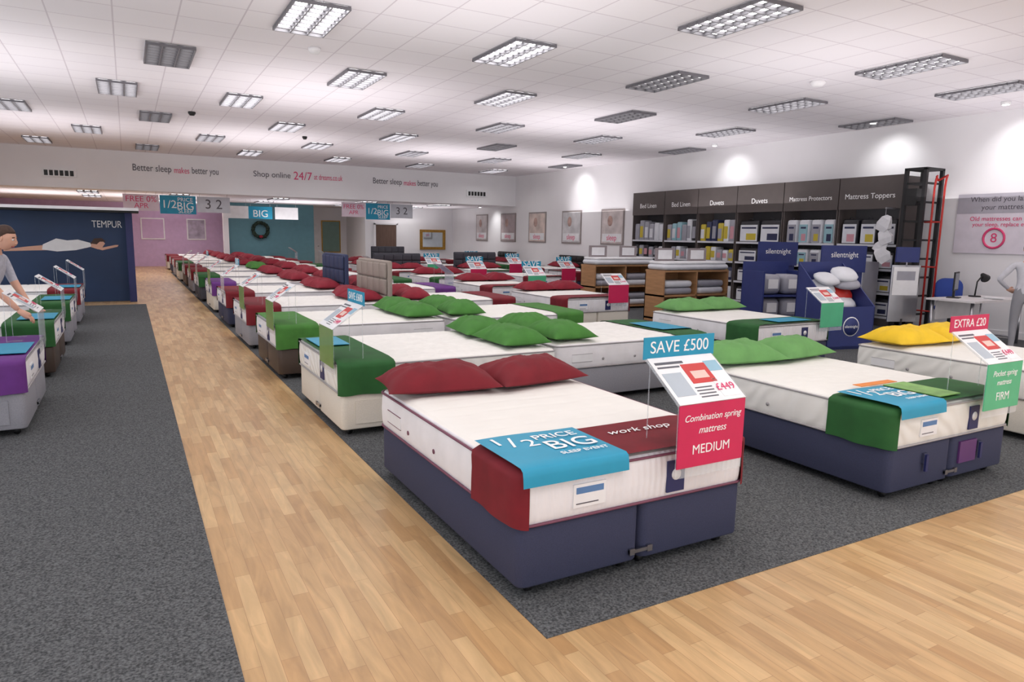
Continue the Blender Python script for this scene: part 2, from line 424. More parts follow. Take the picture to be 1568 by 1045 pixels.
def price_card(M,x,y,z0,panel,header=None,ptxt=None,pw=.43,ph=.31,foot=True,ztop=.6):
    b=B()
    if panel: b.box(x,x+pw,y-.012,y-.006,z0,z0+ph,panel)
    b.box(x-.004,x+pw+.004,y-.006,y-.003,z0-.05 if foot else z0,z0+ph+.01,acr)
    zt=z0+ph
    a=math.atan2(.18,.25);ln=.31
    b.M=Matrix.Translation((x,y-.01,zt))@Matrix.Rotation(a,4,'X')
    b.box(-.01,pw+.01,0,ln,-.003,.003,acr);b.box(.0,pw,.0,ln,.003,.006,cardw)
    b.box(.17,.33,.12,.25,.006,.008,mat("leaflet_red",(206,60,60),.5));b.box(.02,.14,.05,.2,.006,.008,mat("leaflet_grey",(180,190,200),.5))
    b.box(.2,.3,.15,.2,.008,.009,mat("leaflet_photo",(232,200,190),.5));b.box(.33,.42,.19,.26,.006,.008,mat("leaflet_sky",(150,190,210),.5))
    b.box(.3,.41,.02,.14,.006,.008,cardw);b.box(.02,.2,.26,.275,.006,.008,mat("leaflet_ink",(90,90,100),.5));b.box(.02,.16,.235,.245,.006,.008,mat("leaflet_ink",(90,90,100),.5))
    for q in range(4): b.box(.16,.27,.03+q*.02,.036+q*.02,.006,.008,mat("leaflet_ink",(90,90,100),.5))
    b.M=Matrix()
    yb=y-.01+ln*math.cos(a);zb=zt+ln*math.sin(a)
    b.box(x+.02,x+.024,yb-.005,yb,ztop,zb,acr);b.box(x+pw-.024,x+pw-.02,yb-.005,yb,ztop,zb,acr)
    b.box(x+.0,x+pw,yb-.11,yb,ztop,ztop+.005,acr)
    if header: b.box(x-.02,x+pw+.02,yb,yb+.006,zb,zb+.11,header[0])
    o=b.obj("price_sign",M)
    if header: text(o,header[1],x+pw/2,yb-.001,zb+.055,header[2] if len(header)>2 else txw,width=pw*.9,R=FRONT)
    if ptxt:
        for t,zf,wf,sh in ptxt: text(o,t,x+pw/2,y-.0135,z0+ph*zf,txw,width=pw*wf,R=FRONT,shear=sh)
    text(o,"£449",0,0,0,txp,width=.12,M=Matrix.Translation((x,y-.01,zt))@Matrix.Rotation(a,4,'X')@Matrix.Translation((.35,.08,.0095)))
    return o
def promo(M,x0,x1,y1,zt,words=True):
    b=B();g=[]
    for i in range(9):
        x=x0+(x1-x0)*i/8;row=[]
        for y,z in ((-.034,zt-.045),(-.03,zt+.0),(-.024,zt+.026),(-.005,zt+.038),(.06,zt+.04),(y1*.5,zt+.04),(y1,zt+.04)):
            row.append((x,y,z+.003*math.sin(x*9)*(1 if y>0 else 0)))
        g.append(row)
    b.sheet(g,teal)
    o=b.obj("sale_banner_card",M)
    if words:
        w=x1-x0;zz=zt+.0455
        text(o,"1",x0+w*.12,y1*.78,zz,txw,size=.15,shear=0)
        text(o,"/",x0+w*.24,y1*.7,zz,txw,size=.2)
        text(o,"2",x0+w*.38,y1*.62,zz,txw,size=.15)
        text(o,"PRICE",x0+w*.68,y1*.76,zz,txw,width=w*.42)
        text(o,"BIG",x0+w*.7,y1*.45,zz,txw,width=w*.44)
        text(o,"SLEEP EVENT",x0+w*.7,y1*.19,zz,txw,width=w*.46)
    return o
# front row
o,M=bed(1.42,2.46,'-Y',navy,dred,None,mw,pleat,piping=mat("plum_piping",(120,70,90),.6))
text(o,"work shop",.88,.29,.622,txw,width=.4,shear=.4)
pillow(M@T(.32,1.66,.606,-8)@Matrix.Diagonal((1.04,1,1,1)),dred,0);pillow(M@T(.99,1.64,.606,7)@Matrix.Diagonal((1.0,1,1,1)),dred,1)
promo(M,.0,.57,.45,.59)
price_card(M,.8,-.09,.53,pink,(teal,"SAVE £500"),[("Combination spring",.78,.86,.3),("mattress",.58,.42,.3),("MEDIUM",.27,.56,0)])
o,M=bed(4.05,2.44,'-Y',navy,dgreen,None,mz,mzs,drawers='foot')
pillow(M@T(.36,1.62,.606,-6),lgreen,0);pillow(M@T(1.0,1.62,.606,6),lgreen,1)
promo(M,.02,.5,.42,.59)
b=B();b.box(.52,.76,.03,.42,.628,.634,mat("field_photo_card",(128,176,96),.5,nz=(9,.3)));b.box(.3,.7,.43,.5,.634,.638,mat("leaflet_orange",(236,140,60),.5));b.obj("promotional_leaflet",M)
price_card(M,.8,-.09,.53,mint,(pink,"EXTRA £20"),[("Pocket spring",.78,.7,.3),("mattress",.58,.42,.3),("FIRM",.27,.36,0)])
o,M=bed(6.42,2.44,'-Y',cream,None,None,mz,mzs,zt=.6)
pillow(M@T(.34,1.62,.616,-6),yellow,0);pillow(M@T(1.0,1.62,.616,6),yellow,1)
o,M=bed(1.40,6.80,'-X',cream,dgreen,green,mq,mzs,W=1.52,L=2.02,drawers='side')
price_card(M,1.0,-.02,.55,fgreen,(teal,"SAVE £600"),None)
b=B();b.box(.25,.75,.02,.3,.628,.632,teal);b.obj("sale_banner_card",M)
o,M=bed(5.50,5.45,'+X',greyf,dgreen,green,mq,pleat,W=1.4,L=1.98,seed=1)
promo(M,.3,.9,.4,.59,False)
o,M=bed(1.37,9.15,'-X',brown,green,green,mw,pleat,W=1.42,L=2.0)
price_card(M,.95,-.02,.55,fgreen,None,None)
o,M=bed(5.45,7.75,'+X',greyf,green,green,mw,pleat,W=1.4,L=1.98,seed=2)
tuft=mat("tufted_beige_fabric",(158,146,138),.85,nz=(120,.06));nvh=mat("navy_headboard_fabric",(54,62,94),.85)
bases=[greyf,navy,cream,dkgrey,greyf,brown,cream]
rn=[dred,dred,purple,dgreen,dred,dred,dgreen,dred]
y=9.95
for i in range(10):
    hd={0:(tuft,1.22),1:(nvh,1.24)}.get(i)
    o,M=bed(1.38+.02*(i%3),y+1.45,'-X',bases[i%7],rn[i%8],red if i not in(4,) else green,mw if i%2 else mq,pleat,W=1.45,L=1.98,seed=i,head=hd)
    if i<6: price_card(M,.95,-.02,.55,acr if i%2 else fgreen,(teal,"SAVE") if i in(1,3) else None)
    o,M=bed(5.62,y+.02,'+X',bases[(i+3)%7],rn[(i+1)%8],red,mq if i%2 else mw,pleat,W=1.42,L=1.96,seed=i+1)
    if i%2: price_card(M,.2,-.02,.55,acr)
    y+=2.42
o,M=bed(6.55,5.75,'-Y',navy,dgreen,lgreen,mw,pleat,L=1.9)
price_card(M,1.1,-.05,.53,mint,None)
b=B();b.box(.4,1.0,-.0,.3,.628,.632,teal);b.obj("sale_banner_card",M)
cols3=[dred,dred,dgreen,dred,dred,dred]
for i in range(6):
    o,M=bed(6.35,9.6+i*2.75,'-Y',bases[(i+2)%7],cols3[i],red,mw,pleat,seed=i,head=None if i!=3 else (dkgrey,1.05))
    if i<4: price_card(M,.85,-.05,.5,pink if i%2==0 else mint,(teal,"SAVE") if i else None)
for i in range(5):
    o,M=bed(8.9,15.0+i*2.8,'-Y',bases[(i+4)%7],cols3[(i+1)%6],red if i%2 else None,mw,pleat,seed=i,head=(dkgrey,1.1) if i in (1,4) else None)
    if i<3: price_card(M,.85,-.05,.5,pink,(teal,"SAVE"))
for i in range(5):
    o,M=bed(11.35,18.2+i*2.3,'-X',bases[(i+1)%7],cols3[i%6],red if i%2 else None,mw,pleat,seed=i,head=(black,1.0) if i in(0,1,3) else None)
lb=[(7.9,purple),(10.35,dgreen),(12.75,dgreen),(15.15,dred)]
for i,(ym,r) in enumerate(lb):
    o,M=bed(-.76,ym-1.5,'+X',greyf if i!=1 else brown,r,None,mw,pleat,W=1.5,L=2.0,seed=i,drawers='side')
    pillow(M@T(.4,1.65,.606),lgreen,i);pillow(M@T(1.1,1.65,.606),lgreen,i+1)
    b=B();b.box(.2,.8,-.0,.34,.628,.632,teal);b.obj("sale_banner_card",M)
    price_card(M,.95,-.02,.56,acr,None,ztop=.61)

# ---------- left display wall ----------
blue=mat("deep_blue_print",(30,58,98),.5,nz=(.8,.25))
b=B();b.box(-4.2,.02,18,18.12,0.004,1.98,blue);b.box(-.02,.12,17.7,18.15,.004,1.98,navyc)
b.box(-4.4,.25,17.2,18.2,2.02,2.08,cardw);b.box(-4.4,.25,17.3,18.1,1.98,2.02,black)
wall=b.obj("display_wall")
text(wall,"TEMPUR",-.38,17.99,1.72,txw,width=.58,R=FRONT,height=.15)
def poly(b,pts,m,y):
    b.add([(x,y,z) for x,z in pts],[tuple(range(len(pts)))],m)
b=B()
poly(b,[(-2.3,1.16),(-1.9,1.22),(-1.45,1.27),(-1.3,1.33),(-.85,1.33),(-.72,1.3),(-.68,1.24),(-.8,1.2),(-1.1,1.16),(-1.35,1.15),(-1.8,1.14),(-2.3,1.12)],skin,17.992)
poly(b,[(-1.6,1.27),(-1.35,1.4),(-1.15,1.36),(-.95,1.38),(-.72,1.31),(-.7,1.23),(-1.0,1.15),(-1.35,1.12),(-1.62,1.16)],cardw,17.988)
poly(b,[(-.66,1.2),(-.7,1.3),(-.62,1.38),(-.5,1.38),(-.44,1.3),(-.5,1.21),(-.58,1.17)],skin,17.986)
poly(b,[(-.72,1.3),(-.64,1.41),(-.5,1.42),(-.42,1.34),(-.54,1.34),(-.6,1.28)],hair,17.984)
poly(b,[(-.72,1.22),(-.5,1.15),(-.2,1.23),(-.18,1.27),(-.24,1.27),(-.5,1.21),(-.7,1.29)],skin,17.982)
o=b.obj("printed_figure",Matrix(),wall)
# ---------- rear of shop ----------
door=mat("dark_walnut_door",(104,80,68),.5,nz=(3,.15),nscale3=(6,1,1))
b=B();b.box(9.65,10.6,29.93,29.99,0.01,2.02,door);b.box(9.58,9.65,29.9,29.99,0.01,2.08,white);b.box(10.6,10.67,29.9,29.99,0.01,2.08,white);b.box(9.58,10.67,29.9,29.99,2.03,2.1,white)
b.cyl((9.72,29.9,1),(9.84,29.9,1),.015,steel);b.obj("door_1")
gold=mat("gilt_frame",(170,130,60),.35,.8,nz=(30,.3));glass=mat("mirror_glass",(200,210,215),.05,1.)
b=B();x0,x1,z0,z1=11.75,13.0,.94,1.85
for a in ((x0,x1,29.92,29.99,z0,z0+.12,gold),(x0,x1,29.92,29.99,z1-.12,z1,gold),(x0,x0+.12,29.92,29.99,z0+.12,z1-.12,gold),(x1-.12,x1,29.92,29.99,z0+.12,z1-.12,gold),(x0+.12,x1-.12,29.96,29.99,z0+.12,z1-.12,glass)): b.box(*a)
b.obj("gilt_mirror")
b=B();leaf=mat("fir_green",(26,44,32),.8,nz=(40,.4))
for k in range(26):
    t=2*math.pi*k/26;c=Vector((4.95+.3*math.cos(t),30.9,1.7+.3*math.sin(t)))
    b.tube([c,c+Vector((random.uniform(-.1,.1),-.06,random.uniform(-.1,.1)))],.06,leaf,6,radii=[.09,.02])
b.tube([(4.95+.3*math.cos(2*math.pi*k/24),30.91,1.7+.3*math.sin(2*math.pi*k/24)) for k in range(24)],.06,leaf,8,closed=True)
b.ell((4.95,30.83,1.42),(.08,.05,.06),red);b.obj("christmas_wreath")
def frame(name,x0,x1,y,z0,z1,inner,fr=None):
    b=B();b.box(x0,x1,y-.03,y-.002,z0,z1,fr or cardw);b.box(x0+.05,x1-.05,y-.034,y-.03,z0+.05,z1-.05,inner);return b.obj(name)
frame("framed_print",.55,1.5,YB,1.2,2.15,lilac);frame("framed_print",2.4,3.2,YB,1.2,2.15,mat("pale_print",(180,170,190),.6,nz=(4,.3)))
frame("framed_mirror",8.0,8.9,33,.7,2.2,mat("greenish_mirror",(120,150,140),.2),gold)
b=B();b.box(7.3,7.9,32.93,32.99,.01,2.05,cardw);b.cyl((7.8,32.9,1),(7.86,32.9,1),.02,steel);b.obj("door_2")
b=B();b.box(3.5,3.7,30.9,31.2,0,2.8,white);b.obj("wall_column")
def banner(x,y,w,z0,z1,m,t,tm):
    b=B();b.box(x,x+w,y,y+.02,z0,z1,m)
    for xx in (x+.08,x+w-.08): b.cyl((xx,y+.01,z1),(xx,y+.01,2.8),.004,steel,6)
    o=b.obj("hanging_sign")
    for s,sx,sz,sw in t: text(o,s,x+w*sx,y-.002,z0+(z1-z0)*sz,tm,width=w*sw,R=FRONT)
gy=mat("pale_grey_card",(206,208,216),.5);pk=mat("pale_pink_card",(232,214,226),.5)
for x0,yy in ((-.05,24.4),(6.65,24.4)):
    w=.98 if x0<0 else .85
    banner(x0,yy,w,2.2,2.7,pk,[("FREE 0%",.5,.7,.85),("APR",.5,.3,.4)],txp)
    banner(x0+w+.02,yy,w*1.05,2.13,2.7,teal,[("1/2",.25,.5,.35),("PRICE",.7,.78,.42),("BIG",.7,.42,.45),("SLEEP",.7,.15,.4)],txw)
    banner(x0+w*2.1,yy,w,2.2,2.7,gy,[("3 2",.5,.5,.5)],txd)
for x0,m in ((3.15,cardw),(4.0,teal),(4.95,cardw)): banner(x0,27.5,.85,2.1,2.55,m,[("BIG",.5,.4,.6)] if m is teal else [],txw)

# ---------- right wall posters ----------
pics=[(208,200,200),(180,164,166),(214,196,188),(208,206,208),(212,202,200)]
for i,(ya,yb) in enumerate([(26.34,27.43),(23.9,25.14),(21.65,22.88),(19.39,20.57),(17.09,18.27)]):
    b=B();b.box(XR-.03,XR-.002,ya,yb,1.4,2.52,mat("poster_frame",(150,140,138),.5));b.box(XR-.034,XR-.03,ya+.05,yb-.05,1.45,2.47,mat("poster_photo_%d"%i,pics[i],.5,nz=(3,.22)))
    b.box(XR-.037,XR-.034,ya+.1,yb-.1,1.5,1.75,cardw)
    c=(ya+yb)/2;b.ell((XR-.037,c+.1,2.15),(.004,.13,.17),mat("poster_figure",(190,158,148),.6,nz=(5,.3)))
    o=b.obj("framed_poster");text(o,"sleep",XR-.04,c,1.62,txp,width=.5,R=SIDE)
b=B();b.box(XR-.03,XR-.002,5.6,7.29,1.46,2.51,mat("pale_lilac_card",(226,218,228),.5));b.box(XR-.034,XR-.03,5.6,7.29,2.17,2.51,mat("mauve_grey_card",(176,172,182),.5))
ring=[(XR-.036,6.62+.17*math.cos(t*math.pi/12),1.73+.17*math.sin(t*math.pi/12)) for t in range(24)]
b.tube(ring,.02,txp,6,closed=True)
o=b.obj("wall_sign")
for s,z,w in (("When did you last buy",2.41,1.15),("your mattress?",2.27,.75)): text(o,s,XR-.036,6.5,z,txd,width=w,R=SIDE)
text(o,"Old mattresses can affect",XR-.036,6.5,2.07,txp,width=1.1,R=SIDE);text(o,"your sleep, replace every",XR-.036,6.5,1.97,txp,width=1.0,R=SIDE)
text(o,"8",XR-.036,6.62,1.73,txp,width=.1,R=SIDE)

# ---------- shelving racks ----------
rackb=mat("rack_brown_panel",(88,80,78),.6);rackd=mat("rack_backing",(70,68,72),.7)
packs=[mat("pack_white",(222,224,230),.35,nz=(5,.06)),mat("pack_navy",(44,50,84),.35),mat("pack_grey",(160,160,170),.4),mat("pack_yellow",(200,180,60),.4),mat("pack_black",(34,34,40),.35),mat("pack_teal",(150,190,200),.35),mat("pack_rose",(206,150,160),.4)]
ys=[8.0,9.34,10.71,12.06,13.36,14.62,15.98];labs=["Mattress Toppers","Mattress Protectors","Duvets","Duvets","Bed Linen","Bed Linen"]
for i in range(6):
    ya,yb=ys[i]+.01,ys[i+1]-.01
    b=B();xf=12.8
    b.box(XR-.06,XR-.025,ya,yb,0.004,2.88,rackd)
    b.box(xf,xf+.05,ya,yb,2.27,2.9,rackb)
    for yy in (ya,yb-.03): b.box(xf+.02,XR-.06,yy,yy+.03,0.004,2.88,rackb)
    b.box(xf+.02,XR-.06,ya,yb,.004,.15,rackb)
    for k,z in enumerate((.16,.62,1.08,1.55)):
        b.box(xf+.02,XR-.06,ya+.03,yb-.03,z,z+.025,cardw)
        b.box(xf+.008,xf+.02,ya+.03,yb-.03,z-.01,z+.035,mat("price_rail",(210,212,218),.4))
        if i<3:
            n=3 if i<2 else 2
            if i==1: n=4
            ww=(yb-ya-.1)/n
            for j in range(n):
                y0=ya+.05+j*ww;hgt=.34 if k!=3 else .5
                m=packs[4] if i!=1 else packs[0]
                b.rbox(xf+.06,xf+.4,y0+.02,y0+ww-.03,z+.03,z+.03+hgt,m,rv=.05,rh=.04,n=3)
                b.box(xf+.045,xf+.062,y0+.05,y0+ww-.06,z+.05,z+.03+hgt*.8,packs[0] if i!=1 else packs[2 if j%2 else 5])
                b.box(xf+.042,xf+.046,y0+.08,y0+ww*.6,z+.08,z+.03+hgt*.4,packs[((j+k)%3)*2+1 if (j+k)%3<2 else 6])
                b.box(xf+.042,xf+.046,y0+.08,y0+ww-.1,z+.03+hgt*.62,z+.03+hgt*.7,packs[1])
                b.tube([(xf+.1,y0+ww*.35,z+.02+hgt),(xf+.1,y0+ww*.4,z+.07+hgt),(xf+.1,y0+ww*.55,z+.07+hgt),(xf+.1,y0+ww*.6,z+.02+hgt)],.008,packs[4],6)
        else:
            n=6;ww=(yb-ya-.1)/n
            for j in range(n):
                y0=ya+.05+j*ww
                m=packs[random.choice([0,1,2,5,0,3] if i==3 else [0,2,5,0,4,2])]
                hgt=random.uniform(.26,.36) if k!=3 else random.uniform(.42,.56)
                b.rbox(xf+.06,xf+.36,y0+.01,y0+ww-.015,z+.03,z+.03+hgt,m,rv=.03,rh=.03,n=2)
                b.box(xf+.055,xf+.061,y0+.04,y0+ww-.04,z+.1,z+.03+hgt*.7,packs[random.choice([0,2,3,0,6])])
    o=b.obj("shelving_rack");text(o,labs[i],xf-.002,(ya+yb)/2,2.52,txw,width=min(1.05,.09*len(labs[i])*.85),R=SIDE)
redp=mat("red_powdercoat",(196,48,40),.4)
b=B();X,Y=12.55,7.45
for dx in (0,.5):
    for dy in (0,.35): b.box(X+dx-.03,X+dx+.03,Y+dy-.03,Y+dy+.03,.004,2.95,black)
for k in range(8):
    z=.3+k*.34;b.box(X,X+.5,Y,Y+.035,z,z+.035,black);b.box(X,X+.5,Y+.32,Y+.35,z,z+.035,black);b.box(X-.01,X+.03,Y,Y+.35,z,z+.03,black)
b.box(X-.03,X+.53,Y-.03,Y+.38,2.93,2.97,black);b.box(X-.06,X+.1,Y+.1,Y+.3,2.3,2.6,black);b.box(X-.08,X+.05,Y+.05,Y+.25,.9,1.25,black)
for yy in (-.12,-.3):
    b.tube([(X+.1,Y+yy,.02),(X+.1,Y+yy,2.6),(X+.12,Y+yy,2.75),(X+.2,Y+yy+.03,2.82),(X+.3,Y+yy+.1,2.82),(X+.36,Y-.02,2.75)],.018,redp,8)
for z in (.4,1.2,2.0): b.cyl((X+.1,Y-.3,z),(X+.1,Y+.0,z),.014,redp,8)
b.obj("warehouse_ladder")
b=B()
bagm=mat("white_cloth_bag",(226,226,230),.7,nz=(12,.05))
for i,(dy,z,rx,s) in enumerate(((.0,1.98,28,.95),(-.03,1.74,-22,.9),(.03,1.56,40,.8),(-.0,1.4,-35,.95))):
    b.M=T(12.5,8.1+dy,z,8*i,rx)@Matrix.Scale(s,4)
    b.rings([[(-.05,-.1,-.16),(.05,-.1,-.15),(.05,.1,-.16),(-.05,.1,-.17)],[(-.07,-.15,-.05),(.06,-.14,-.03),(.07,.12,-.05),(-.06,.13,-.04)],[(-.05,-.1,.1),(.05,-.08,.09),(.05,.09,.11),(-.05,.1,.1)],[(-.02,-.05,.16),(.02,-.04,.17),(.02,.05,.16),(-.02,.04,.17)]],bagm,smooth=False)
b.M=Matrix()
b.cyl((12.5,8.1,1.4),(12.5,8.1,2.26),.008,steel,6);b.box(12.49,12.79,8.09,8.11,2.25,2.28,steel);b.obj("hanging_cloth_bags")

# ---------- wooden display units ----------
def unit(x,y,w):
    b=B();d=.55;h=.98
    b.box(0,.035,0,d,.004,h,oak);b.box(w-.035,w,0,d,.004,h,oak);b.box(w/2-.015,w/2+.015,0,d,.004,h,oak);b.box(0,w,d-.02,d,.004,h,oak)
    for z in (.05,.5,h): b.box(0,w,0,d,z,z+.035,oak)
    for k in (0,1):
        for z in (.09,.54):
            for q in range(2): b.rbox(.08+k*w/2,w/2-.06+k*w/2,.03,.5,z+q*.14,z+.13+q*.14,packs[0] if (q+k)%2 else packs[2],rv=.08,rh=.05,n=3)
    b.rbox(.0,w,-.03,d,h+.04,h+.15,packs[0],rv=.1,rh=.05,n=4);b.rbox(.03,w-.04,0,d,h+.152,h+.2,cardw,rv=.1,rh=.02,n=4)
    for k in (0,1):
        b.box(.15+k*w/2,.65+k*w/2,d-.1,d-.08,h+.2,h+.46,mat("taupe_card",(150,140,142),.5));b.box(.22+k*w/2,.58+k*w/2,d-.104,d-.1,h+.24,h+.42,cardw)
    b.obj("wooden_display_unit",T(x,y,0))
unit(9.0,10.2,1.72);unit(9.1,12.6,1.75)
bd=mat("royal_blue_board",(44,56,116),.5)
def bin_(x,y,rz):
    b=B();w,d,h=.85,.75,1.0
    b.box(0,w,0,.02,.004,h-.35,bd);b.box(0,w,d-.02,d,.004,1.3,bd);
    for xx in (0,w-.02):
        b.add([(xx,0,.004),(xx+.02,0,.004),(xx+.02,d,.004),(xx,d,.004),(xx,0,h-.35),(xx+.02,0,h-.35),(xx+.02,d,1.3),(xx,d,1.3)],[(0,3,2,1),(4,5,6,7),(0,1,5,4),(1,2,6,5),(2,3,7,6),(3,0,4,7)],bd)
    b.box(0,w,0,d,.004,.05,bd)
    b.tube([(w/2,-.004,.35),(w/2,0,.35)],.15,txw,20);b.tube([(w/2,-.007,.35),(w/2,-.004,.35)],.135,bd,20)
    random.seed(3)
    for i in range(12):
        m=[packs[0],packs[0],redp,packs[0],packs[2]][i%5]
        b.M=T(.25+.35*(i%2)+random.uniform(-.03,.03),.38+.1*random.random(),.35+i*.07,random.uniform(-30,30),random.uniform(15,50))
        b.ell((0,0,0),(.21,.17,.08),m,fn=lambda dd,q:Vector((q.x*(1+.2*dd.y*dd.y),q.y*(1+.2*dd.x*dd.x),q.z)))
        b.M=Matrix()
    o=b.obj("pillow_dump_bin",T(x,y,0,rz));text(o,"silentnight",w/2,-.009,.35,txw,width=.24,R=FRONT)
bin_(9.12,6.65,-12)
b=B()
b.box(0,.95,0,.6,.004,.25,bd);b.box(0,.03,0,.6,.25,1.1,bd);b.box(.92,.95,0,.6,.25,1.1,bd);b.box(0,.95,.57,.6,.25,1.25,bd);b.box(.03,.92,.02,.57,.25,.28,bd);b.box(.03,.92,.02,.57,.66,.69,bd)
for z in (.29,.7):
    for k in range(2): b.rbox(.07+k*.42,.45+k*.42,.08,.5,z,z+.34,packs[2],rv=.1,rh=.08,n=4);b.box(.16+k*.42,.36+k*.42,.07,.08,z+.1,z+.26,cardw)
o=b.obj("cardboard_display_stand",T(9.45,8.2,0,-12))
b=B();b.box(0,.85,.03,.5,.004,1.2,bd);b.box(-.03,.88,0,.03,1.1,1.56,bd);b.box(.1,.4,.025,.03,.5,.95,cardw)
o=b.obj("cardboard_display_stand",T(10.35,7.75,0,-14));text(o,"silentnight",.43,-.004,1.4,txw,width=.55,R=FRONT)
b=B();b.box(0,.8,.03,.5,.004,1.2,bd);b.box(-.03,.83,0,.03,1.15,1.6,bd);b.box(.1,.75,.0,.03,.4,.9,bd)
o=b.obj("cardboard_display_stand",T(10.45,9.2,0,-14));text(o,"silentnight",.4,-.004,1.42,txw,width=.55,R=FRONT)
b=B();b.box(12.3,12.75,8.3,8.95,.004,1.25,packs[2]);b.box(12.28,12.3,8.32,8.6,.08,1.2,cardw);b.box(12.28,12.3,8.64,8.93,.08,1.2,cardw);b.obj("storage_cabinet")
# ---------- desk area ----------
dw=mat("desk_white",(226,222,222),.4)
b=B();b.box(11.3,12.9,5.75,6.5,.72,.75,dw)
for x in (11.38,12.82):
    for y in (5.82,6.43): b.cyl((x,y,.004),(x,y,.72),.025,steel,10)
    b.cyl((x,5.82,.1),(x,6.43,.1),.018,steel,8)
b.box(11.45,12.75,6.4,6.42,.4,.7,dw)
b.obj("sales_desk")
b=B();b.tube([(0,0,0),(0,0,.02)],.09,black,16);b.tube([(0,0,.02),(.03,0,.25),(.18,0,.36)],.012,black,8);b.tube([(.16,0,.37),(.27,0,.3)],.05,black,12,radii=[.03,.075]);b.obj("desk_lamp",T(12.35,6.3,.751))
b=B();b.box(-.2,.2,-.01,.01,.12,.42,black);b.box(-.18,.18,-.013,-.01,.14,.4,mat("screen",(60,70,90),.2));b.box(-.03,.03,0,.03,.0,.2,black);b.box(-.12,.12,-.08,.1,0,.012,black);b.obj("computer_monitor",T(11.75,6.3,.751,20))
b=B()
for i in range(5): b.M=T(random.uniform(-.3,.4),random.uniform(-.08,.08),i*.004,random.uniform(-30,30));b.box(-.1,.1,-.13,.13,0,.003,cardw)
b.M=Matrix();b.obj("paperwork",T(12.0,5.97,.751))
b=B();b.box(-.25,.25,0,.02,.3,1.25,steel);b.box(-.22,.22,-.012,0,.75,1.22,cardw);b.box(-.16,.16,-.014,-.012,1.0,1.15,packs[2]);b.box(-.2,.2,-.012,0.02,1.3,1.55,bd);b.box(-.01,.01,0,.02,1.2,1.4,steel);b.box(-.3,.3,-.18,.2,.0,.02,black);b.box(-.02,.02,0,.03,.0,.35,black);b.obj("leaflet_stand",T(11.35,6.9,.004,-25))
chb=mat("blue_chair_fabric",(44,70,150),.8)
b=B();b.rbox(-.23,.23,-.22,.22,.44,.52,chb,rv=.08,rh=.03);b.M=T(0,.24,.56,0,90-8);b.rbox(-.22,.22,0,.45,-.04,.03,chb,rv=.15,rh=.03);b.M=Matrix()
b.cyl((0,0,.1),(0,0,.44),.03,black);b.box(-.02,.02,.2,.24,.46,.62,black)
for k in range(5):
    t=k*2*math.pi/5;b.tube([(0,0,.12),(.26*math.cos(t),.26*math.sin(t),.07)],.02,black,8);b.ell((.26*math.cos(t),.26*math.sin(t),.035),(.03,.03,.035),black,8,6)
b.obj("office_chair",T(12.65,6.83,.004,-50))

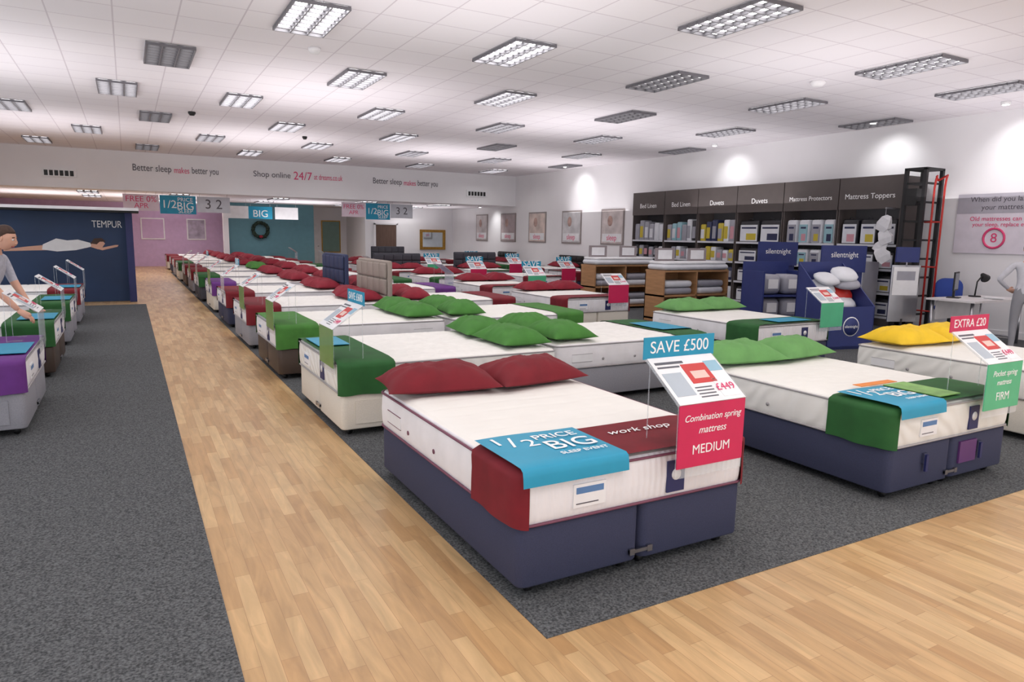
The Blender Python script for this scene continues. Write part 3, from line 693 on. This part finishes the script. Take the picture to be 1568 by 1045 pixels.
# ---------- people ----------
def person(name,J,E,segmat,head_c,head_dir,hands,M,top,hairlen=.0,tilt=0):
    me=bpy.data.meshes.new("skel");names=list(J);me.from_pydata([J[n][0] for n in names],[(names.index(a),names.index(c)) for a,c in E],[])
    o=bpy.data.objects.new("skel",me);COL.objects.link(o)
    sk=o.modifiers.new("s",'SKIN');su=o.modifiers.new("u",'SUBSURF');su.levels=2;su.render_levels=2
    for i,n in enumerate(names):
        r=J[n][1];me.skin_vertices[0].data[i].radius=(r,r) if not isinstance(r,tuple) else r
    me.skin_vertices[0].data[names.index("pelvis")].use_root=True
    dg=bpy.context.evaluated_depsgraph_get();dg.update()
    nm=bpy.data.meshes.new_from_object(o.evaluated_get(dg));nm.materials.clear()
    mats=[]
    for k in segmat.values():
        if k not in mats: mats.append(k)
    for k in mats: nm.materials.append(k)
    segs=[(Vector(J[a][0]),Vector(J[c][0]),segmat.get((a,c),list(segmat.values())[0])) for a,c in E]
    for p in nm.polygons:
        c=p.center;best=1e9
        for a,q,m in segs:
            ab=q-a;t=max(0,min(1,(c-a).dot(ab)/ab.length_squared));d=(a+ab*t-c).length
            if d<best: best=d;bm_=m
        p.material_index=mats.index(bm_);p.use_smooth=True
    bpy.data.objects.remove(o)
    root=bpy.data.objects.new(name,None);COL.objects.link(root);root.matrix_world=M
    put("body",nm,Matrix(),root)
    b=B();b.M=Matrix.Translation(head_c)@Matrix.Rotation(math.radians(tilt),4,'Y')
    def hf(d,q):
        q=q.copy()
        if d.z<0: q.x*=1-.12*abs(d.z);q.y*=1-.35*d.z*d.z;q.x+=.012*abs(d.z)
        if d.x>.75 and abs(d.y)<.3 and -.35<d.z<.12: q.x+=.02*(1-abs(d.y)/.3)
        return q
    b.ell((0,0,0),(.093,.074,.113),skin,24,18,hf)
    b.tube([(.085,0,.012),(.105,0,-.018),(.092,0,-.03)],.01,skin,8,radii=[.006,.012,.008])
    for s in (1,-1):
        b.ell((.078,s*.03,.012),(.012,.014,.009),cardw,10,7);b.ell((.087,s*.03,.012),(.005,.006,.006),hair,8,6)
        b.tube([(.083,s*.017,.034),(.086,s*.032,.038),(.076,s*.048,.033)],.004,hair,6)
        b.ell((-.005,s*.075,-.005),(.018,.009,.03),skin,10,7)
    b.tube([(.084,.022,-.058),(.091,0,-.055),(.084,-.022,-.058)],.006,mat("lips",(176,90,86),.5),6)
    def hh(d,q):
        q=q.copy()
        if d.x>.25: q*=.985 if d.z>.45 else .8
        if d.z<-.3 and d.x>-.2: q*=.8
        return q
    b.ell((-.012,0,.016),(.1,.086,.115),hair,24,18,hh)
    if hairlen: b.tube([(-.09,0,.04),(-.12,0,0),(-.12,0,-.08),(-.1,0,-.08-hairlen)],.04,hair,10,radii=[.03,.045,.035,.012])
    b.M=Matrix();b.obj("head",Matrix(),root)
    b=B()
    for wr,dr,sd in hands:
        wr=Vector(wr);dr=Vector(dr).normalized();sd=Vector(sd).normalized();nn=dr.cross(sd).normalized()
        b.tube([wr-dr*.02,wr+dr*.03,wr+dr*.07,wr+dr*.09],.03,skin,10,radii=[.024,.032,.036,.028])
        for k,(off,ln) in enumerate(((.027,.068),(.009,.078),(-.009,.072),(-.026,.056))):
            a=wr+dr*.075+sd*off
            b.tube([a,a+dr*ln*.45,a+dr*ln*.75-nn*ln*.2*1,a+dr*ln*.95-nn*ln*.45],.008,skin,7,radii=[.0095,.009,.008,.006])
        a=wr+dr*.02+sd*.022
        b.tube([a,a+dr*.025+sd*.025,a+dr*.055+sd*.03-nn*.01],.01,skin,7,radii=[.012,.011,.008])
    b.obj("hands",Matrix(),root)
    return root
tee=mat("pale_striped_top",(186,188,200),.8,nz=(30,.12));trs=mat("dark_trousers",(40,40,50),.8);shoe=mat("black_shoe",(25,25,25),.4);shirt=mat("pale_grey_shirt",(206,206,214),.8,nz=(20,.06));gtr=mat("grey_trousers",(150,150,156),.8)
def skel(lean,armL,armR):
    J={"pelvis":((-.03,0,.9),(.13,.115)),"spine":((-.01+lean*.3,0,1.05),(.115,.1)),"chest":((lean*.7,0,1.24),(.135,.11)),"neckb":((lean*.95,0,1.37),.06),"neck":((lean*1.15,0,1.44),.045)}
    E=[("pelvis","spine"),("spine","chest"),("chest","neckb"),("neckb","neck")]
    sx=lean*.85
    for s,nm,arm in ((1,"L",armL),(-1,"R",armR)):
        J["sh"+nm]=((sx,s*.165,1.33),.055);J["el"+nm]=(arm[0],.042);J["wr"+nm]=(arm[1],.026)
        J["hip"+nm]=((-.03,s*.085,.84),.088);J["kn"+nm]=((.0,s*.1,.47),.06);J["an"+nm]=((-.04,s*.1,.09),.038);J["to"+nm]=((.1,s*.115,.035),.034)
        E+=[("chest","sh"+nm),("sh"+nm,"el"+nm),("el"+nm,"wr"+nm),("pelvis","hip"+nm),("hip"+nm,"kn"+nm),("kn"+nm,"an"+nm),("an"+nm,"to"+nm)]
    return J,E
def smat(E,top,low,sleeve):
    d={}
    for a,c in E:
        if c in("neck",): d[(a,c)]=skin
        elif c[:2]=="wr": d[(a,c)]=top if sleeve else skin
        elif c[:2] in("hi","kn","an"): d[(a,c)]=low
        elif c[:2]=="to": d[(a,c)]=shoe
        else: d[(a,c)]=top
    return d
J,E=skel(.14,((.19,.2,1.08),(.33,.14,.86)),((.18,-.22,1.06),(.36,-.16,.82)))
person("shopper_woman",J,E,smat(E,tee,trs,False),(.23,0,1.51),0,[((.34,.14,.85),(.8,-.1,-.6),(0,-1,0)),((.37,-.16,.81),(.8,.1,-.6),(0,1,0))],T(-1.26,8.34,.004,-15),tee,.12,18)
J,E=skel(.03,((-.02,.34,1.1),(.1,.2,.96)),((-.02,-.3,1.08),(.12,-.2,.95)))
person("sales_assistant",J,E,smat(E,shirt,gtr,True),(.05,0,1.56),0,[((.1,.2,.955),(.5,-.8,-.3),(0,0,1)),((.12,-.2,.945),(.5,.8,-.3),(0,0,1))],T(11.55,5.2,.004,30),shirt,.0,0)

# ---------- world & camera ----------
w=bpy.data.worlds.new("World");SC.world=w;w.use_nodes=True
w.node_tree.nodes["Background"].inputs[0].default_value=(.94,.96,1,1);w.node_tree.nodes["Background"].inputs[1].default_value=1.7
SC.view_settings.view_transform='Standard'
import numpy as np
dY=np.array([-590,-171,1053.]);dY/=np.linalg.norm(dY)
dX=np.array([1916,-127,1053.]);dX-=dX.dot(dY)*dY;dX/=np.linalg.norm(dX)
dZ=np.cross(dX,dY)
R=Matrix(((dX[0],-dX[1],-dX[2],0),(dY[0],-dY[1],-dY[2],0),(dZ[0],-dZ[1],-dZ[2],1.62),(0,0,0,1)))
cd=bpy.data.cameras.new("camera");cd.lens=24.18;cd.sensor_width=36;cd.clip_end=200
co=bpy.data.objects.new("camera",cd);COL.objects.link(co);co.matrix_world=R;SC.camera=co
